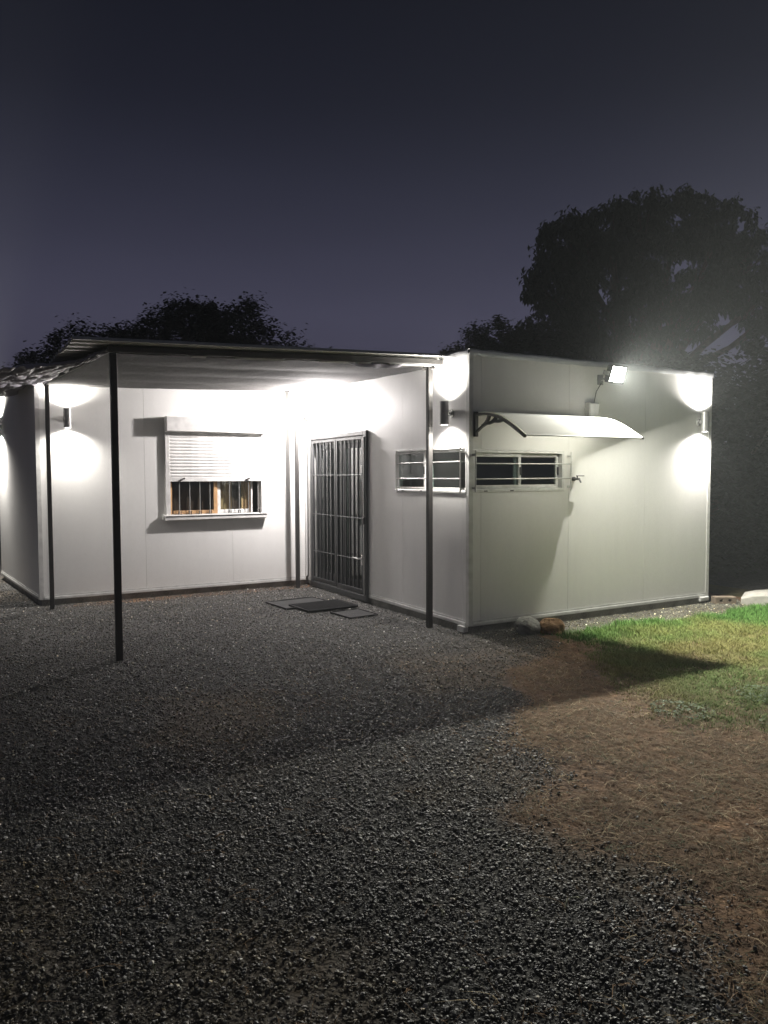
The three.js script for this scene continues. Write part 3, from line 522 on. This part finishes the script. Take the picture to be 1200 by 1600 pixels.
function stuff(name, label, category, geo, mat, list) {
  const im = new THREE.InstancedMesh(geo, mat, list.length), m4 = new THREE.Matrix4(), q = new THREE.Quaternion(), c = new THREE.Color();
  list.forEach((o, i) => { q.setFromEuler(new THREE.Euler(o.tx || 0, o.a, o.tz || 0)); m4.compose(V(...o.p), q, V(o.s, o.sy ?? o.s, o.s)); im.setMatrixAt(i, m4); im.setColorAt(i, c.setRGB(...o.c)); });
  im.name = name; im.userData = { kind: 'stuff', label, category }; im.castShadow = im.receiveShadow = true; scene.add(im); return im;
}
{
  const R = rng(23), lawn = [], dry = [], chips = [];
  for (let i = 0; i < 200000; i++) {
    const x = -1.2 + 7.2 * R(), z = .2 + 4.6 * R(); if (R() > grassAmount(x, z) * (.35 + .65 * smooth(.3, .6, fbm(x * 5, z * 5, 501, 3)))) continue;
    const dryness = clamp(smooth(.35, .75, fbm(x * 1.3 + 3, z * 1.3, 505, 3)) * .75 + smooth(.9, 1.7, z) * .3 - smooth(1.0, .6, z) * .3 + .25 * R() * R()), k = .7 + .6 * R();
    const c = [.085 + .13 * dryness, .205 + .0 * dryness, .032 + .026 * dryness].map(v => v * k);
    lawn.push({ p: [x, gh(x, z) - .004, z], a: R() * 6.28, s: .6 + .6 * R(), sy: (.5 + .7 * R() + .35 * smooth(1.0, .55, z)) * (1 - .35 * smooth(1.0, 2.4, z)), c });
  }
  stuff('lawn_grass', 'short green grass of the lawn beside the house', 'grass', blades(6, .045, .0016, .022, 31, .8), M({ roughness: .85, side: THREE.DoubleSide }), lawn);
  for (let i = 0; i < 170000; i++) {
    const x = -6 + 10 * R(), z = .5 + 5.0 * R(), g = gravelAmount(x, z); if (g > .5 ? R() > .012 + .05 * smooth(.56, .7, fbm(x * 1.4 + 2, z * 1.4, 515, 3)) : R() > .25 + .75 * smooth(.25, .62, fbm(x * 3, z * 3, 511, 3))) continue;
    const k = .55 + .8 * R(), gr = R() < .12; const c = (gr ? [.07, .08, .03] : R() < .1 ? [.45, .36, .22] : [.19, .115, .058]).map(v => v * k);
    dry.push({ p: [x, gh(x, z) - .003, z], a: R() * 6.28, s: .5 + .7 * R(), sy: .12 + .3 * R(), tx: .25 * (R() - .5), tz: .25 * (R() - .5), c });
  }
  stuff('dry_grass', 'dry straw coloured grass on the bare brown soil', 'dry grass', blades(4, .05, .0014, .03, 37, 1.6), M({ roughness: .9, side: THREE.DoubleSide }), dry);
  for (let i = 0; i < 2600; i++) {
    const x = -2.8 + 7 * R(), z = .5 + 5 * R(); if (gravelAmount(x, z) > .5) continue;
    const k = R() < .25 ? .55 : .12 + .2 * R(), s = .003 + .007 * R() * R();
    chips.push({ p: [x, gh(x, z) + s * .3, z], a: R() * 6.28, tx: .5 * (R() - .5), tz: .5 * (R() - .5), s, sy: s * .35, c: [k, k * .86, k * .68] });
  }
  stuff('soil_chips', 'small clods and pale chips scattered over the soil', 'chips', new THREE.DodecahedronGeometry(1, 0), M({ roughness: .8 }), chips);
}
// low broad-leaved weeds
function weed(x, z, r, seed) {
  const R = rng(seed), P = []; const n = Math.round(240 * r / .2);
  for (let i = 0; i < n; i++) { const a = R() * 6.28, d = r * Math.sqrt(R()), y = .012 + .05 * (1 - d / r) * R() + .012 * R(), s = .007 + .008 * R(), cx = Math.cos(a) * d, cz = Math.sin(a) * d, f = R() * 6.28, t = .5 * (R() - .5); const q = [[1, 0], [0, .6], [-1, 0], [0, -.6]].map(([u, v]) => [cx + s * (u * Math.cos(f) - v * Math.sin(f)), y + s * u * t + (u ? 0 : .002), cz + s * (u * Math.sin(f) + v * Math.cos(f))]); P.push(...q[0], ...q[1], ...q[2], ...q[0], ...q[2], ...q[3]); }
  const g = new THREE.BufferGeometry(); g.setAttribute('position', new THREE.Float32BufferAttribute(P, 3)); g.computeVertexNormals();
  return g;
}
const mWeed = M({ color: rgb(.05, .085, .026), roughness: .8, side: THREE.DoubleSide });
for (const [x, z, r, s, l] of [[-.22, 2.55, .20, 61, 'round low weed clump where lawn meets bare soil'], [.12, 3.05, .17, 62, 'small dark weed clump at the ragged lawn edge'], [.55, 2.62, .22, 63, 'wide flat weed clump spreading in the thin lawn'], [-.1, 3.72, .16, 64, 'isolated weed clump on the brown soil']]) single('weed', weed(x, z, r, s), mWeed, l, 'weed', [x, gh(x, z), z], 'low weeds');

// ------------------------------------------------------------------ trees
const mBark = M({ map: stoneTex(.14, .11, .085, 601), roughness: 1 });
const leafMats = [rgb(.052, .075, .042), rgb(.034, .046, .032), rgb(.04, .052, .03)].map(c => new THREE.MeshPhysicalMaterial({ color: c, roughness: .8, side: THREE.DoubleSide, transmission: .0 }));
function crown(lobes, o, seed) {                                // leaf-sized faces in drooping clumps through the crown
  const R = rng(seed), P = [], gs = () => R() + R() + R() - 1.5, out = [];
  for (const [cx, cy, cz, rx, ry, rz, clumps] of lobes) for (let k = 0; k < clumps * (o.fill ?? 1); k++) {
    const th = R() * 6.283, u = 2 * R() - 1, w = Math.sqrt(1 - u * u), d = .5 + .52 * Math.sqrt(R());
    const px = cx + rx * d * w * Math.cos(th), py = cy + ry * d * u, pz = cz + rz * d * w * Math.sin(th), cr = o.clump * (.55 + .8 * R());
    for (let i = 0; i < o.per; i++) {
      const x = px + gs() * cr, y = py + gs() * cr * .8 - .12 * cr, z = pz + gs() * cr, s = o.leaf * (.6 + .8 * R()), f = R() * 6.283, dr = -(o.droop * (.4 + R())), ex = Math.cos(f), ez = Math.sin(f), wd = s * o.wide;
      const T = [x + ex * s * (1 - .5 * Math.abs(dr)), y + dr * s, z + ez * s * (1 - .5 * Math.abs(dr))], m1 = [x + ex * s * .45 - ez * wd, y + dr * s * .4 + .1 * s * (R() - .5), z + ez * s * .45 + ex * wd], m2 = [x + ex * s * .45 + ez * wd, y + dr * s * .4 + .1 * s * (R() - .5), z + ez * s * .45 - ex * wd];
      P.push(x, y, z, ...m1, ...T, x, y, z, ...T, ...m2);
    }
  }
  const g = new THREE.BufferGeometry(); g.setAttribute('position', new THREE.Float32BufferAttribute(P, 3)); g.computeVertexNormals(); return g;
}
function tree(name, label, category, [x, z], trunkH, trunkR, lobes, o, seed, mi, group) {
  const t = thing(name, label, category, [x, 0, z], group), R = rng(seed + 5), L = [];
  const kink = V((R() - .5) * .5, trunkH * .5, (R() - .5) * .5), topP = V((R() - .5) * .6, trunkH, (R() - .5) * .6);
  L.push(bar(V(0, -.1, 0), kink, trunkR, trunkR * .82, 10), bar(kink, topP, trunkR * .84, trunkR * .62, 10));
  for (const l of lobes) { const e = V(l[0], l[1], l[2]), m = topP.clone().lerp(e, .5).add(V((R() - .5) * .4, .25, (R() - .5) * .4)); L.push(bar(topP, m, trunkR * .5, trunkR * .3, 7), bar(m, e, trunkR * .32, trunkR * .1, 6)); for (let k = 0; k < 3; k++) L.push(bar(m.clone().lerp(e, .4), e.clone().add(V((R() - .5) * l[3] * 1.4, (R() - .3) * l[4], (R() - .5) * l[5] * 1.4)), trunkR * .14, trunkR * .04, 5)); }
  mesh('trunk', uvm(merge(L)), mBark, t);
  mesh('crown', crown(lobes, o, seed), leafMats[mi], t);
  return t;
}
// sideways of the view at the big tree: s = (.869, .495), away = (.495, -.869)
const at = (s, y, d, rx, ry, n) => [s * .869 + d * .495, y, s * .495 - d * .869, rx, ry, rx, n];
tree('eucalyptus_tree', 'huge round-crowned tree rising behind the end of the house', 'tree', [13.5, -9.7], 3.6, .34, [
  at(-2.3, 8.2, 0, .95, .85, 70), at(-1.2, 8.5, .2, 1.0, .9, 80), at(-.2, 9.0, .1, .9, .75, 64), at(.9, 8.9, .2, 1.0, .8, 70), at(2.1, 8.6, .2, 1.0, .85, 72), at(3.0, 7.6, 0, .85, 1.0, 60), at(3.3, 6.5, .1, .6, .8, 36), at(-2.7, 7.1, -.1, .85, .8, 56), at(-3.3, 7.0, .1, .3, .3, 9),
  at(-2.4, 6.1, .2, 1.0, .8, 56), at(-3.75, 5.6, 0, .3, .4, 12), at(-1, 7.2, .3, 1.5, 1.2, 115), at(.8, 7.3, -.2, 1.6, 1.2, 115), at(2.0, 6.9, .3, 1.0, .9, 60), at(-.8, 5.9, .2, 1.5, .9, 76), at(.9, 6.0, -.1, 1.2, .7, 46), at(-2.0, 5.0, .1, 1.0, .7, 44), at(-.3, 4.8, 0, 1.3, .6, 40), at(3.2, 5.6, .1, .35, .5, 12)],
  { clump: .24, per: 46, leaf: .17, wide: .24, droop: .85, fill: .9 }, 701, 0);
const bush = { clump: .27, per: 110, leaf: .1, wide: .34, droop: .35 };
const bt = 'trees behind the house';
tree('background_tree', 'dark broad tree behind the shuttered-window wing, tallest of its row', 'tree', [.35, -11.5], 2.2, .2, [at(0, 4.35, 0, 1.1, 1.1, 90), at(-.8, 4.2, .2, .8, 1.0, 60), at(.9, 4.3, .1, .85, 1.05, 60), at(.2, 5.0, .1, .6, .5, 34), at(0, 3.2, 0, 1.6, .8, 70)], bush, 711, 1, bt);
tree('background_tree', 'dark tree behind the roof of the patio cover, lower and ragged', 'tree', [-1.5, -12.3], 2.0, .17, [at(0, 3.9, 0, 1.1, .95, 80), at(-1.1, 3.5, .1, .9, .85, 56), at(.9, 4.1, 0, .8, .8, 50), at(0, 2.8, 0, 1.7, .8, 70)], bush, 721, 1, bt);
tree('background_tree', 'dark feathery tree between the tallest tree of the row and a small round one', 'tree', [1.85, -10.6], 2.0, .17, [at(-.3, 4.5, 0, .75, 1.0, 60), at(.25, 4.0, .1, .7, .9, 50), at(0, 3.1, 0, 1.0, .8, 50)], bush, 731, 1, bt);
tree('background_tree', 'small rounded tree ending the row behind the house', 'tree', [2.75, -10.1], 1.9, .13, [at(0, 3.8, 0, .55, .6, 34), at(.35, 3.3, 0, .45, .5, 24), at(0, 2.8, 0, .7, .6, 26)], bush, 741, 1, bt);
tree('background_tree', 'low dark tree at the outer end of the row', 'tree', [-3.0, -13.0], 1.8, .13, [at(.1, 3.2, 0, .9, .8, 44), at(-.7, 2.8, 0, .7, .6, 30), at(0, 2.2, 0, 1.2, .7, 36)], bush, 751, 1, bt);
tree('background_tree', 'small leafy tree peeking over the corner of the roof', 'tree', [8.3, -10.4], 2.6, .15, [at(0, 4.95, 0, .62, .75, 56), at(-.75, 4.45, 0, .62, .5, 44), at(.7, 4.6, .1, .75, .65, 56), at(1.5, 4.7, .1, .8, .75, 56), at(.2, 3.8, 0, 1.6, .75, 110)], bush, 761, 0, bt);
const hedge = { clump: .34, per: 40, leaf: .15, wide: .32, droop: .4 };
const ht = 'dense shrubs beyond the end of the house';
const sh = (x, z, h, r, seed, label) => tree('tall_shrub', label, 'shrub', [x, z], h * .35, .09, [[0, h * .82, 0, r * .85, h * .2, r * .85, 80], [.2, h * .55, .1, r, h * .25, r, 110], [-.2, h * .28, 0, r * 1.05, h * .24, r * 1.05, 110], [0, h * .12, 0, r, h * .13, r, 60]], hedge, seed, 2, ht);
const nearShrub = sh(6.15, -2.2, 3.2, 1.15, 801, 'tall dark shrub nearest the end wall, with a pale dead branch');
sh(7.6, -1.0, 3.5, 1.3, 811, 'tall dark shrub behind the concrete slab');
sh(8.9, -3.6, 3.9, 1.6, 821, 'tallest dark shrub, farther back past the house end');
sh(9.6, -.2, 3.9, 1.4, 831, 'outermost dark shrub beyond the lawn');
mesh('dead_branch', merge([bar(V(-.1, 1.80, .95), V(.16, 2.12, 1.02), .028, .020, 8), bar(V(.16, 2.12, 1.02), V(.21, 2.14, 1.05), .020, .012, 8)]), M({ map: stoneTex(.34, .31, .27, 841), roughness: 1 }), nearShrub);

scene.fog = new THREE.FogExp2(0xe8eef0, .0045);
scene.traverse(o => { if (o.isMesh) o.castShadow = o.receiveShadow = true; });
renderer.render(scene, camera);
